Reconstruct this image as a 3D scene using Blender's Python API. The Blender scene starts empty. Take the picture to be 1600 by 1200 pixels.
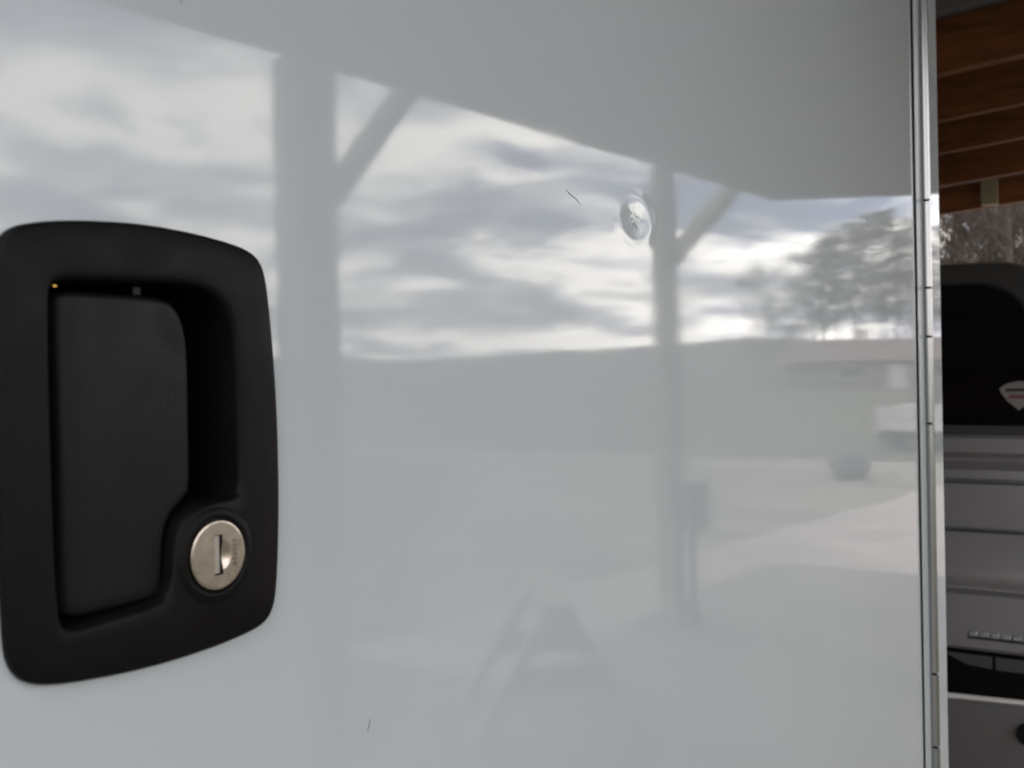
import bpy, bmesh, math, random
from mathutils import Vector, Matrix
R = math.radians
S = bpy.context.scene
C = S.collection
random.seed(11)

# ------------------------------------------------------------------ camera
CAM_H, CAM_D = 1.2, 0.24
phi, pitch, roll = R(57.0), R(-0.5), R(1.2)
fw = Vector((math.sin(phi)*math.cos(pitch), math.cos(phi)*math.cos(pitch), math.sin(pitch)))
rt0 = Vector((math.cos(phi), -math.sin(phi), 0)); up0 = rt0.cross(fw)
rt = rt0*math.cos(roll) - up0*math.sin(roll)
up = rt0*math.sin(roll) + up0*math.cos(roll)
cam_data = bpy.data.cameras.new('camera'); cam = bpy.data.objects.new('camera', cam_data); C.objects.link(cam)
m = Matrix.Identity(4)
for i in range(3):
    m[i][0], m[i][1], m[i][2] = rt[i], up[i], -fw[i]
m[0][3], m[1][3], m[2][3] = 0, -CAM_D, CAM_H
cam.matrix_world = m
cam_data.sensor_width = 36; cam_data.lens = 36.0
cam_data.clip_start = 0.01; cam_data.clip_end = 4000
cam_data.dof.use_dof = True; cam_data.dof.focus_distance = 0.50; cam_data.dof.aperture_fstop = 20
S.camera = cam

# ------------------------------------------------------------------ sky
SUN_EL, SUN_AZ = R(48), R(158)           # azimuth from +y towards +x: high over the yard in front of the shed, veiled by cloud
W = bpy.data.worlds.new('World'); S.world = W; W.use_nodes = True
nt = W.node_tree; N = nt.nodes; L = nt.links
for n in list(N): N.remove(n)
def wn(t, **k):
    n = N.new(t)
    for a, v in k.items(): setattr(n, a, v)
    return n
def wmath(op, a, b=None):
    n = wn('ShaderNodeMath', operation=op)
    for i, v in enumerate((a, b)):
        if v is None: continue
        if isinstance(v, (int, float)): n.inputs[i].default_value = v
        else: L.new(v, n.inputs[i])
    return n.outputs[0]
sky = wn('ShaderNodeTexSky', sky_type='NISHITA'); sky.sun_disc = False
sky.sun_elevation = SUN_EL; sky.sun_rotation = SUN_AZ; sky.altitude = 200; sky.dust_density = 1.5
tc = wn('ShaderNodeTexCoord'); sp = wn('ShaderNodeSeparateXYZ'); L.new(tc.outputs['Generated'], sp.inputs[0])
dz = wmath('ADD', wmath('MAXIMUM', sp.outputs[2], 0.0), 0.14)
u = wmath('DIVIDE', sp.outputs[0], dz); v = wmath('DIVIDE', sp.outputs[1], dz)
cb = wn('ShaderNodeCombineXYZ'); L.new(u, cb.inputs[0]); L.new(v, cb.inputs[1])
mp = wn('ShaderNodeMapping'); L.new(cb.outputs[0], mp.inputs[0])
mp.inputs['Rotation'].default_value = (0, 0, R(-28)); mp.inputs['Scale'].default_value = (1.0, 1.1, 1); mp.inputs['Location'].default_value = (3.1, 1.7, 0)
n1 = wn('ShaderNodeTexNoise'); n1.inputs['Scale'].default_value = 1.4; n1.inputs['Detail'].default_value = 7; n1.inputs['Roughness'].default_value = 0.55; n1.inputs['Distortion'].default_value = 0.6
L.new(mp.outputs[0], n1.inputs['Vector'])
r1 = wn('ShaderNodeValToRGB'); L.new(n1.outputs[0], r1.inputs[0])
r1.color_ramp.elements[0].position = 0.42; r1.color_ramp.elements[1].position = 0.53
n2 = wn('ShaderNodeTexNoise'); n2.inputs['Scale'].default_value = 1.6; n2.inputs['Detail'].default_value = 6; n2.inputs['Roughness'].default_value = 0.55
mp2 = wn('ShaderNodeMapping'); L.new(mp.outputs[0], mp2.inputs[0]); mp2.inputs['Location'].default_value = (7.3, 2.2, 4)
L.new(mp2.outputs[0], n2.inputs['Vector'])
r2 = wn('ShaderNodeValToRGB'); L.new(n2.outputs[0], r2.inputs[0])
e = r2.color_ramp.elements
e[0].position = 0.35; e[0].color = (0.78, 0.79, 0.94, 1)
e[1].position = 0.56; e[1].color = (3.9, 3.68, 3.42, 1)
k = e.new(0.465); k.color = (1.70, 1.69, 1.78, 1)
bg1 = wn('ShaderNodeBackground'); tint = wn('ShaderNodeMix', data_type='RGBA', blend_type='MULTIPLY'); tint.inputs[0].default_value = 1.0
L.new(sky.outputs[0], tint.inputs[6]); tint.inputs[7].default_value = (1.12, 0.98, 1.06, 1); L.new(tint.outputs[2], bg1.inputs[0]); bg1.inputs[1].default_value = 0.11
bg2 = wn('ShaderNodeBackground'); L.new(r2.outputs[0], bg2.inputs[0]); bg2.inputs[1].default_value = 1.0
mx = wn('ShaderNodeMixShader'); hz = wn('ShaderNodeMapRange', interpolation_type='SMOOTHSTEP'); L.new(sp.outputs[2], hz.inputs[0])
hz.inputs[1].default_value = 0.02; hz.inputs[2].default_value = 0.13; hz.inputs[3].default_value = 0.92; hz.inputs[4].default_value = 0.0
L.new(wmath('MULTIPLY', wmath('MAXIMUM', r1.outputs[0], hz.outputs[0]), 0.94), mx.inputs[0]); L.new(bg1.outputs[0], mx.inputs[1]); L.new(bg2.outputs[0], mx.inputs[2])
wo = wn('ShaderNodeOutputWorld'); L.new(mx.outputs[0], wo.inputs[0])

sd = bpy.data.lights.new('sun', 'SUN'); sd.energy = 0.6; sd.angle = R(12); sd.color = (1.0, 0.95, 0.88)
sun = bpy.data.objects.new('sun', sd); C.objects.link(sun)
sv = Vector((math.sin(SUN_AZ)*math.cos(SUN_EL), math.cos(SUN_AZ)*math.cos(SUN_EL), math.sin(SUN_EL)))
sun.rotation_euler = sv.to_track_quat('Z', 'Y').to_euler()

S.view_settings.view_transform = 'Standard'; S.view_settings.look = 'None'
S.view_settings.exposure = 0.45; S.view_settings.gamma = 1.0
S.view_settings.use_curve_mapping = False
S.render.engine = 'CYCLES'
S.cycles.max_bounces = 8; S.cycles.diffuse_bounces = 5; S.cycles.glossy_bounces = 5
S.cycles.use_denoising = True

# ------------------------------------------------------------------ helpers
def tag(o, label=None, cat=None, group=None, kind=None):
    for k_, v_ in (('label', label), ('category', cat), ('group', group), ('kind', kind)):
        if v_: o[k_] = v_
    return o
def empty(name, loc, rz=0.0):
    o = bpy.data.objects.new(name, None); C.objects.link(o); o.location = loc; o.rotation_euler = (0, 0, rz)
    o.empty_display_size = 0.1
    return o
def setparent(o, p):
    o.parent = p; o.matrix_parent_inverse = Matrix.Identity(4)
def obj(name, me, mat=None, parent=None):
    o = bpy.data.objects.new(name, me); C.objects.link(o)
    if mat is not None and not me.materials: me.materials.append(mat)
    if parent is not None: setparent(o, parent)
    return o
class MB:
    """collects shapes, builds one mesh object"""
    def __init__(s): s.v = []; s.f = []
    def add(s, vs, fs):
        b = len(s.v); s.v += [tuple(p) for p in vs]; s.f += [tuple(i+b for i in f) for f in fs]
    def box(s, lo, hi, bev=0.0):
        x0, y0, z0 = lo; x1, y1, z1 = hi
        if bev <= 0:
            s.add([(x0,y0,z0),(x1,y0,z0),(x1,y1,z0),(x0,y1,z0),(x0,y0,z1),(x1,y0,z1),(x1,y1,z1),(x0,y1,z1)],
                  [(0,3,2,1),(4,5,6,7),(0,1,5,4),(1,2,6,5),(2,3,7,6),(3,0,4,7)])
        else:
            bm = bmesh.new()
            bmesh.ops.create_cube(bm, size=1, matrix=Matrix.Translation(((x0+x1)/2,(y0+y1)/2,(z0+z1)/2)) @ Matrix.Diagonal((x1-x0,y1-y0,z1-z0,1)))
            bmesh.ops.bevel(bm, geom=bm.edges[:], offset=bev, segments=2, affect='EDGES', profile=0.5)
            bm.verts.index_update()
            s.add([v_.co[:] for v_ in bm.verts], [[v_.index for v_ in f.verts] for f in bm.faces]); bm.free()
        return s
    def bar(s, a, b, w, h, upv=(0,0,1)):
        a = Vector(a); b = Vector(b); d = (b-a).normalized(); u_ = Vector(upv)
        sd_ = d.cross(u_).normalized(); u2 = sd_.cross(d).normalized()
        vs = []
        for p in (a, b):
            for i, j in ((-1,-1),(1,-1),(1,1),(-1,1)):
                vs.append(p + sd_*(i*w/2) + u2*(j*h/2))
        s.add(vs, [(0,1,2,3),(7,6,5,4),(0,4,5,1),(1,5,6,2),(2,6,7,3),(3,7,4,0)])
        return s
    def tube(s, pts, rad, n=8, cap=True):
        pts = [Vector(p) for p in pts]
        if not isinstance(rad, (list, tuple)): rad = [rad]*len(pts)
        ref = Vector((0.13, 0.31, 0.94)); b = len(s.v)
        for i, p in enumerate(pts):
            d = (pts[min(i+1, len(pts)-1)] - pts[max(i-1, 0)]).normalized()
            a_ = d.cross(ref)
            if a_.length < 1e-3: a_ = d.cross(Vector((1,0,0)))
            a_.normalize(); b_ = d.cross(a_)
            for k_ in range(n):
                t = 2*math.pi*k_/n
                s.v.append(tuple(p + (a_*math.cos(t) + b_*math.sin(t))*rad[i]))
        for i in range(len(pts)-1):
            for k_ in range(n):
                s.f.append((b+i*n+k_, b+i*n+(k_+1) % n, b+(i+1)*n+(k_+1) % n, b+(i+1)*n+k_))
        if cap:
            s.f.append(tuple(b+k_ for k_ in reversed(range(n))))
            s.f.append(tuple(b+(len(pts)-1)*n+k_ for k_ in range(n)))
        return s
    def prism(s, pts2, f0, f1):
        """outline pts2 -> two mapped 3-D copies joined"""
        n = len(pts2)
        vs = [f0(p) for p in pts2] + [f1(p) for p in pts2]
        s.add(vs, [tuple(reversed(range(n))), tuple(range(n, 2*n))] + [(i, (i+1) % n, n+(i+1) % n, n+i) for i in range(n)])
        return s
    def mesh(s, name, smooth=False, fix=True):
        me = bpy.data.meshes.new(name); me.from_pydata(s.v, [], s.f)
        if fix:
            bm = bmesh.new(); bm.from_mesh(me); bmesh.ops.recalc_face_normals(bm, faces=bm.faces[:]); bm.to_mesh(me); bm.free()
        if smooth:
            me.polygons.foreach_set('use_smooth', [True]*len(me.polygons))
        me.update()
        return me
    def build(s, name, mat, parent=None, smooth=False, fix=True):
        return obj(name, s.mesh(name, smooth, fix), mat, parent)
def auto_smooth(o, ang=35):
    me = o.data; bm = bmesh.new(); bm.from_mesh(me)
    for f in bm.faces: f.smooth = True
    for e_ in bm.edges:
        if len(e_.link_faces) == 2 and e_.calc_face_angle(0) > R(ang): e_.smooth = False
    bm.to_mesh(me); bm.free()
    return o

def mat(name, col, rough=0.6, metal=0.0, ior=1.5, var=0.0, vscale=8.0, bump=0.0, bscale=40.0, col2=None, stretch=(1,1,1), bdist=0.01, spec=None):
    m_ = bpy.data.materials.new(name); m_.use_nodes = True
    t = m_.node_tree; p = t.nodes['Principled BSDF']
    p.inputs['Base Color'].default_value = (*col, 1); p.inputs['Roughness'].default_value = rough
    p.inputs['Metallic'].default_value = metal; p.inputs['IOR'].default_value = ior
    if spec is not None: p.inputs['Specular IOR Level'].default_value = spec
    if var > 0 or col2 or bump > 0:
        tc_ = t.nodes.new('ShaderNodeTexCoord'); mp_ = t.nodes.new('ShaderNodeMapping'); t.links.new(tc_.outputs['Object'], mp_.inputs[0])
        mp_.inputs['Scale'].default_value = stretch
    if var > 0 or col2:
        nz = t.nodes.new('ShaderNodeTexNoise'); nz.inputs['Scale'].default_value = vscale; nz.inputs['Detail'].default_value = 6; nz.inputs['Roughness'].default_value = 0.6
        t.links.new(mp_.outputs[0], nz.inputs['Vector'])
        rp = t.nodes.new('ShaderNodeValToRGB'); t.links.new(nz.outputs[0], rp.inputs[0])
        c2 = col2 or tuple(min(1, c*(1+var)) for c in col); c1 = col if col2 else tuple(c*(1-var) for c in col)
        rp.color_ramp.elements[0].position = 0.33; rp.color_ramp.elements[0].color = (*c1, 1)
        rp.color_ramp.elements[1].position = 0.67; rp.color_ramp.elements[1].color = (*c2, 1)
        t.links.new(rp.outputs[0], p.inputs['Base Color'])
    if bump > 0:
        nb = t.nodes.new('ShaderNodeTexNoise'); nb.inputs['Scale'].default_value = bscale; nb.inputs['Detail'].default_value = 4
        t.links.new(mp_.outputs[0], nb.inputs['Vector'])
        bp = t.nodes.new('ShaderNodeBump'); bp.inputs['Strength'].default_value = bump; bp.inputs['Distance'].default_value = bdist
        t.links.new(nb.outputs[0], bp.inputs['Height']); t.links.new(bp.outputs[0], p.inputs['Normal'])
    return m_

M = {}
M['gelcoat'] = mat('gelcoat', (0.414, 0.452, 0.470), 0.038, ior=1.58, var=0.012, vscale=3.0, bump=0.5, bscale=650, stretch=(1.0, 1.0, 1.0), bdist=0.0000035)
M['plastic'] = mat('black_plastic', (0.0045, 0.0043, 0.0042), 0.42, bump=0.35, bscale=1500, bdist=0.00012, var=0.12, vscale=60, spec=0.105)
M['plastic_paddle'] = mat('black_plastic_paddle', (0.0045, 0.0044, 0.0044), 0.38, bump=0.5, bscale=1150, bdist=0.00018, var=0.12, vscale=60, spec=0.17)
M['nickel'] = mat('nickel', (0.50, 0.445, 0.385), 0.27, 1.0, var=0.14, vscale=350, bump=0.3, bscale=2500, bdist=0.00003)
M['nickel_dark'] = mat('nickel_dark', (0.13, 0.12, 0.11), 0.5, 1.0)
M['slot_steel'] = mat('slot_steel', (0.40, 0.38, 0.35), 0.45, 1.0)
M['brass'] = mat('brass', (0.75, 0.45, 0.12), 0.25, 1.0)
M['aluminium'] = mat('aluminium', (0.38, 0.383, 0.386), 0.24, 1.0, bump=0.1, bscale=300, bdist=0.0001)
M['gap'] = mat('rubber_and_gap_shade', (0.008, 0.008, 0.008), 0.8, spec=0.08)  # near-black for rubber seals and for shade painted into gaps
M['mark'] = mat('dark_scuff', (0.05, 0.045, 0.04), 0.8)
M['wood'] = mat('rafter_wood', (0.25, 0.088, 0.027), 0.75, var=0.35, vscale=6, stretch=(6, 1, 6), bump=0.3, bscale=30, bdist=0.003)
M['post_wood'] = mat('post_wood', (0.31, 0.27, 0.22), 0.85, var=0.25, vscale=5, stretch=(5, 5, 0.6), bump=0.4, bscale=30, bdist=0.004)
M['pale_wood'] = mat('pale_wood', (0.42, 0.36, 0.25), 0.8, var=0.15, vscale=5, stretch=(5, 5, 0.6))
M['roof_metal'] = mat('roof_metal', (0.20, 0.205, 0.21), 0.55, 0.0, var=0.1, vscale=2)
M['silver'] = mat('silver_paint', (0.27, 0.263, 0.26), 0.30, 0.5, var=0.03, vscale=2)
M['topper_grey'] = mat('topper_paint', (0.07, 0.07, 0.068), 0.3, 0.3, var=0.03, vscale=2)
M['bumper'] = mat('bumper_paint', (0.13, 0.127, 0.125), 0.35, 0.3, var=0.04, vscale=3)
M['glass'] = mat('dark_glass', (0.004, 0.004, 0.005), 0.04)
M['black'] = mat('black_trim', (0.01, 0.01, 0.01), 0.7, var=0.2, vscale=20)
M['chrome'] = mat('chrome', (0.8, 0.8, 0.8), 0.12, 1.0)
M['tyre'] = mat('tyre', (0.02, 0.02, 0.02), 0.85, bump=0.3, bscale=60)
M['red'] = mat('red_lens', (0.35, 0.01, 0.01), 0.2)
M['sticker_white'] = mat('sticker_white', (0.22, 0.205, 0.195), 0.6)
M['sticker_red'] = mat('sticker_red', (0.17, 0.04, 0.04), 0.6)
M['grass'] = mat('winter_grass', (0.048, 0.056, 0.030), 0.95, col2=(0.085, 0.082, 0.050), vscale=0.25, bump=0.6, bscale=9, bdist=0.06)
M['gravel'] = mat('gravel', (0.28, 0.25, 0.228), 0.95, col2=(0.39, 0.35, 0.32), vscale=1.6, bump=0.7, bscale=45, bdist=0.02)
M['dirt'] = mat('barn_dirt', (0.15, 0.14, 0.13), 0.95, col2=(0.21, 0.195, 0.18), vscale=1.2, bump=0.6, bscale=30, bdist=0.02)
M['worn'] = mat('worn_turf', (0.13, 0.125, 0.09), 0.95, col2=(0.24, 0.225, 0.19), vscale=0.9, stretch=(1.5, 0.6, 1), bump=0.6, bscale=20, bdist=0.03)
M['track'] = mat('track_dirt', (0.15, 0.14, 0.115), 0.95, col2=(0.26, 0.245, 0.215), vscale=0.8, bump=0.6, bscale=20, bdist=0.03)
M['hill'] = mat('hill_cover', (0.06, 0.06, 0.05), 0.95, col2=(0.10, 0.095, 0.08), vscale=0.05)
M['bark'] = mat('bark', (0.075, 0.06, 0.048), 0.95, var=0.3, vscale=3, bump=0.5, bscale=12, bdist=0.03)
M['twig'] = mat('twig', (0.085, 0.066, 0.052), 0.95, var=0.3, vscale=2)
M['needle'] = mat('needle', (0.06, 0.06, 0.045), 0.9, var=0.35, vscale=1.5)
M['siding'] = mat('house_siding', (0.17, 0.16, 0.135), 0.8, var=0.05)
M['shingle'] = mat('brown_shingle', (0.13, 0.095, 0.08), 0.9, var=0.2, vscale=1.5)
M['white_paint'] = mat('white_paint', (0.50, 0.48, 0.46), 0.6, var=0.06, vscale=5)
M['stone'] = mat('dark_stone', (0.09, 0.09, 0.095), 0.9, var=0.3, vscale=6, bump=0.6, bscale=14, bdist=0.02)
M['box_grey'] = mat('box_grey', (0.09, 0.09, 0.095), 0.5, 0.2, var=0.05)
M['concrete'] = mat('concrete', (0.30, 0.29, 0.28), 0.9, var=0.12, vscale=9)

# gelcoat: slow ripple over the orange peel, wiped smears in the gloss
t = M['gelcoat'].node_tree; p = t.nodes['Principled BSDF']; b0 = p.inputs['Normal'].links[0].from_node
tc_ = t.nodes.new('ShaderNodeTexCoord'); nz = t.nodes.new('ShaderNodeTexNoise'); nz.inputs['Scale'].default_value = 34; nz.inputs['Detail'].default_value = 2
t.links.new(tc_.outputs['Object'], nz.inputs['Vector'])
b1 = t.nodes.new('ShaderNodeBump'); b1.inputs['Strength'].default_value = 0.5; b1.inputs['Distance'].default_value = 0.00004
t.links.new(nz.outputs[0], b1.inputs['Height']); t.links.new(b1.outputs[0], b0.inputs['Normal'])
nz = t.nodes.new('ShaderNodeTexNoise'); nz.inputs['Scale'].default_value = 9; nz.inputs['Detail'].default_value = 7; nz.inputs['Distortion'].default_value = 1.5
t.links.new(tc_.outputs['Object'], nz.inputs['Vector'])
mr = t.nodes.new('ShaderNodeMapRange'); t.links.new(nz.outputs[0], mr.inputs[0])
mr.inputs[1].default_value = 0.3; mr.inputs[2].default_value = 0.7; mr.inputs[3].default_value = 0.025; mr.inputs[4].default_value = 0.06
t.links.new(mr.outputs[0], p.inputs['Roughness'])
for key in ('plastic', 'plastic_paddle'):
    t = M[key].node_tree; p = t.nodes['Principled BSDF']
    tc_ = t.nodes.new('ShaderNodeTexCoord'); nz = t.nodes.new('ShaderNodeTexNoise'); nz.inputs['Scale'].default_value = 38; nz.inputs['Detail'].default_value = 8; nz.inputs['Distortion'].default_value = 1.2
    t.links.new(tc_.outputs['Object'], nz.inputs['Vector'])
    mr = t.nodes.new('ShaderNodeMapRange'); t.links.new(nz.outputs[0], mr.inputs[0])
    mr.inputs[1].default_value = 0.3; mr.inputs[2].default_value = 0.7; mr.inputs[3].default_value = 0.34; mr.inputs[4].default_value = 0.52
    t.links.new(mr.outputs[0], p.inputs['Roughness'])

# ------------------------------------------------------------------ ground
def sheet(name, pts, z, m_, nx=0):
    me = bpy.data.meshes.new(name); me.from_pydata([(x, y, z) for x, y in pts], [], [tuple(range(len(pts)))]); me.update()
    o = obj(name, me, m_); o['kind'] = 'structure'
    if me.polygons[0].normal.z < 0: me.flip_normals()
    return o
sheet('field', [(-1500, -1500), (1500, -1500), (1500, 1500), (-1500, 1500)], 0.0, M['grass'])
def wob(a, b, n, amp):
    out = []
    for i in range(n+1):
        t = i/n; out.append((a[0]+(b[0]-a[0])*t + random.uniform(-amp, amp), a[1]+(b[1]-a[1])*t + random.uniform(-amp, amp)))
    return out
# gravel yard in front of the shed: its far edge runs slightly oblique to the trailer
sheet('worn_yard', wob((2.6, -2.0), (11.5, -8.2), 30, 0.15) + wob((11.9, -8.2), (11.9, -1.2), 10, 0.1) + [(8, 0.0), (3, 0.0)], 0.004, M['worn'])
sheet('driveway', wob((3.3, -2.86), (13.0, -1.45), 30, 0.04) + [(13, 0.9), (13, 6), (3.3, 6)], 0.008, M['gravel'])
sheet('barn_floor', wob((-3.4, -1.95), (6.1, -1.95), 20, 0.05) + wob((6.1, 4.4), (-3.4, 4.4), 14, 0.05), 0.012, M['dirt'])
sheet('farm_track', wob((11.6, -60), (11.9, -1.2), 60, 0.10) + wob((13.4, -1.2), (13.2, -60), 60, 0.10), 0.006, M['track'])
def ridge(name, r0, r1, h, seed, m_, a0=-math.pi, a1=math.pi, n=180):
    rnd = random.Random(seed); mb = MB(); ph = [rnd.uniform(0, 6.28) for _ in range(8)]
    rows = [(r0, 0.0), (r0*0.7+r1*0.3, 0.55), (r0*0.35+r1*0.65, 0.92), (r1, 1.0), (r1*1.5, 0.3)]
    vs = []
    for rr, hh in rows:
        for i in range(n):
            a = a0 + (a1-a0)*i/n
            k_ = 1 + 0.28*math.sin(2*a+ph[0]) + 0.2*math.sin(5*a+ph[1]) + 0.16*math.sin(14*a+ph[2]) + 0.08*math.sin(23*a+ph[5]) + 0.05*math.sin(31*a+ph[3]) + 0.03*math.sin(67*a+ph[4])
            vs.append((math.cos(a)*rr, math.sin(a)*rr, hh*h*k_ - 0.2))
    fs = [(j*n+i, j*n+(i+1) % n, (j+1)*n+(i+1) % n, (j+1)*n+i) for j in range(len(rows)-1) for i in range(n)]
    mb.add(vs, fs); o = mb.build(name, m_, smooth=True); o['kind'] = 'structure'
ridge('hill', 130, 420, 7.6, 9, M['hill'])

# ------------------------------------------------------------------ pole barn (open shed roof over trailer and truck)
def PZ(x, y): return CAM_H + 0.874 + 0.033*(x-1.7) - 0.07*(y+1.8)       # plane of the rafter undersides
XL, XR, YF, YB = 0.04, 6.05, -1.80, 4.2
barn = empty('pole_barn', (0, 0, 0))
tag(barn, 'open pole barn with brown rafters and braced posts sheltering trailer and truck', 'barn')
RH, RW = 0.14, 0.042
rx_list = [6.03, 4.95, 4.10, 3.50, 2.90, 2.18, 1.57, 0.96, 0.42, 0.07]
for x in rx_list:
    mb = MB()
    y0, y1 = YF+0.05, YB
    za, zb = PZ(x, y0), PZ(x, y1)
    w = RW/2
    mb.add([(x-w,y0,za),(x+w,y0,za),(x+w,y1,zb),(x-w,y1,zb),(x-w,y0,za+RH),(x+w,y0,za+RH),(x+w,y1,zb+RH),(x-w,y1,zb+RH)],
           [(0,3,2,1),(4,5,6,7),(0,1,5,4),(1,2,6,5),(2,3,7,6),(3,0,4,7)])
    mb.build('rafter', M['wood'], barn)
# ribbed roof sheets lie on the rafters
nsh = 8; wsh = (XR+0.12-XL+0.1)/nsh
for i in range(nsh):
    x0 = XL-0.1+i*wsh; x1 = x0+wsh-0.003; mb = MB(); prof = []
    ribs = 4
    for k_ in range(ribs):
        a = x0+(x1-x0)*k_/ribs; q = (x1-x0)/ribs
        prof += [(a, 0), (a+q*0.70, 0), (a+q*0.76, 0.018), (a+q*0.92, 0.018), (a+q*0.98, 0)]
    prof.append((x1, 0)); n_ = len(prof); vs = []
    for t_ in (0.0, 0.0012):
        for y in (YF-0.06, YB+0.1):
            vs += [(x, y, PZ(x, y)+RH+0.003+dz_+t_) for x, dz_ in prof]
    fs = []
    for k_ in range(n_-1):
        fs.append((k_, k_+1, n_+k_+1, n_+k_)); fs.append((2*n_+k_, 3*n_+k_, 3*n_+k_+1, 2*n_+k_+1))
    mb.add(vs, fs); mb.build('roof_sheet', M['roof_metal'], barn, fix=False)
# front header doubled on the posts, back header
mb = MB().bar((XL, YF+0.02, PZ(XL, YF)+0.068), (XR, YF+0.02, PZ(XR, YF)+0.068), 0.04, 0.135); mb.build('header_beam', M['wood'], barn)
mb = MB().bar((XL, YB-0.03, PZ(XL, YB)-0.09), (XR, YB-0.03, PZ(XR, YB)-0.09), 0.045, 0.17); mb.build('header_beam', M['wood'], barn)
for px, yy in ((0.16, YF), (2.10, YF), (4.50, YF)):
    zt = PZ(px, yy)+0.002
    w = 0.075 if px < 3 else 0.062
    MB().box((px-w, yy-w+0.02, -0.3), (px+w, yy+w-0.02, zt-0.0), 0.006).build('post', M['post_wood'], barn)
    MB().box((px-w-0.05, yy-w-0.04, -0.3), (px+w+0.05, yy+w+0.04, 0.07), 0.02).build('post_footing', M['concrete'], barn)
    zb_ = PZ(px, yy)-0.42; xt = px + (0.46 if px < 3 else 0.86); 
    if px > 3: zb_ = PZ(px, yy)-0.46
    MB().bar((px+w*0.6, yy, zb_), (xt, yy, PZ(xt, yy)+0.0), 0.045, 0.085, (0, 1, 0)).build('knee_brace', M['post_wood'], barn)
for px in (0.16, 2.10, 4.50, 5.95):
    MB().box((px-0.07, YB-0.17, -0.3), (px+0.07, YB-0.056, PZ(px, YB)-0.0), 0.006).build('post', M['post_wood'], barn)
nb_ = 26  # unseen back wall, added to keep light out of the shed
for i in range(nb_):
    x0 = XL+0.02+(XR-XL-0.04)*i/nb_; x1 = XL+0.02+(XR-XL-0.04)*(i+1)/nb_-0.006
    MB().box((x0, YB-0.005+0.002*(i % 3), 0.03), (x1, YB+0.02+0.002*(i % 3), PZ((x0+x1)/2, YB)+0.03)).build('light_block_board', M['wood'], barn)
# pale cleat nailed to the end rafter
MB().box((5.955, 0.545, PZ(6, 0.6)+0.004), (6.006, 0.625, PZ(6, 0.6)+RH+0.0), 0.003).build('cleat', M['pale_wood'], barn)

# ------------------------------------------------------------------ cargo trailer (panel plane y = 0)
TR = empty('cargo_trailer', (0, 0, 0))
tag(TR, 'glossy white cargo trailer whose side door mirrors the cloudy yard', 'trailer')
TX0, TX1, TZ0, TZ1, TY1 = -2.4, 1.345, 0.34, 1.80, 1.95
DX0, DX1, DZ0, DZ1 = 0.085, 1.187, 0.46, 1.745
HX = 1.228                                                     # hinge barrel
def axis_lines(a, b, coarse, fine_lo, fine_hi, fine):
    xs = [a]
    while xs[-1] < b - 1e-6:
        st = fine if fine_lo <= xs[-1] < fine_hi else coarse
        nx_ = xs[-1]+st
        if xs[-1] < fine_lo < nx_: nx_ = fine_lo
        xs.append(min(nx_, b))
    return xs
def spaced(v_):
    v_ = sorted(v_); out = [v_[0]]
    for a in v_[1:]:
        if a-out[-1] > 0.00065: out.append(a)
    return out
DENT = (0.4935, CAM_H+0.0815)
def skin_disp(x, z):
    # slow oil-canning of the laminated skin, millimetre fractions
    d = 0.00009*math.sin(7.3*x+3.1*z+0.6) + 0.00006*math.sin(13.7*x-6.5*z+2.0) + 0.00005*math.sin(4.1*z*3+1.3*x) + 0.000015*math.sin(46*x+9*z) + 0.000010*math.sin(29*z-31*x+1)
    dx_, dz_ = x-DENT[0], z-DENT[1]
    q = math.hypot(dx_/0.0180, dz_/0.0115)
    if q < 3:
        d += 0.00026*math.exp(-(q/0.62)**2) - (0.00007+0.00004*math.sin(2*math.atan2(dz_, dx_)+0.7))*math.exp(-((q-1.05)/0.30)**2)
        q2 = math.hypot((dx_-0.001)/0.0042, (dz_+0.001)/0.0026)
        d += 0.00045*math.exp(-q2*q2)*(1+0.5*math.sin(5*math.atan2(dz_, dx_)))
    return d
xs = axis_lines(DX0, DX1, 0.009, DENT[0]-0.05, DENT[0]+0.05, 0.0007)
xs = spaced(xs + [DX0+0.0455+0.003*i for i in range(36)])
zs = axis_lines(DZ0, DZ1, 0.009, DENT[1]-0.045, DENT[1]+0.045, 0.0007)
zs = spaced(zs + [CAM_H-0.0855+0.003*i for i in range(45)])
vs = [(x, skin_disp(x, z), z) for z in zs for x in xs]; nx_ = len(xs)
fs = [(j*nx_+i, j*nx_+i+1, (j+1)*nx_+i+1, (j+1)*nx_+i) for j in range(len(zs)-1) for i in range(nx_-1)]
# opening behind the latch
def in_cut(x, z):
    return 0.146 < x < 0.2235 and CAM_H-0.0705 < z < CAM_H+0.034
fs = [f for f in fs if not (in_cut(vs[f[0]][0], vs[f[0]][2]) and in_cut(vs[f[2]][0], vs[f[2]][2]))]
mb = MB(); mb.add(vs, fs)
door = mb.build('door', M['gelcoat'], TR, smooth=True, fix=False)
door['label'] = 'glossy white door skin with a small round dent'
# small marks on the door: scratches, a hair, specks
def streak(pts, w):
    mb_ = MB()
    mb_.tube([(x, -0.0001, z) for x, z in pts], [w*0.3] + [w]*(len(pts)-2) + [w*0.3], 5)
    o = mb_.build('scratch', M['mark'], door)
streak([(0.4195, CAM_H+0.0868), (0.424, CAM_H+0.0848), (0.4285, CAM_H+0.0838), (0.4335, CAM_H+0.0815)], 0.00016)
streak([(0.2715, CAM_H-0.1245), (0.2722, CAM_H-0.1228), (0.2728, CAM_H-0.1214), (0.2733, CAM_H-0.1196)], 0.00010)
streak([(0.1985, CAM_H+0.1147), (0.1982, CAM_H+0.1118), (0.1980, CAM_H+0.1092)], 0.00013)
streak([(0.4155, CAM_H+0.0690), (0.4168, CAM_H+0.0682)], 0.00014)
streak([(0.6300, CAM_H+0.0520), (0.6305, CAM_H+0.0512)], 0.00022)
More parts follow.
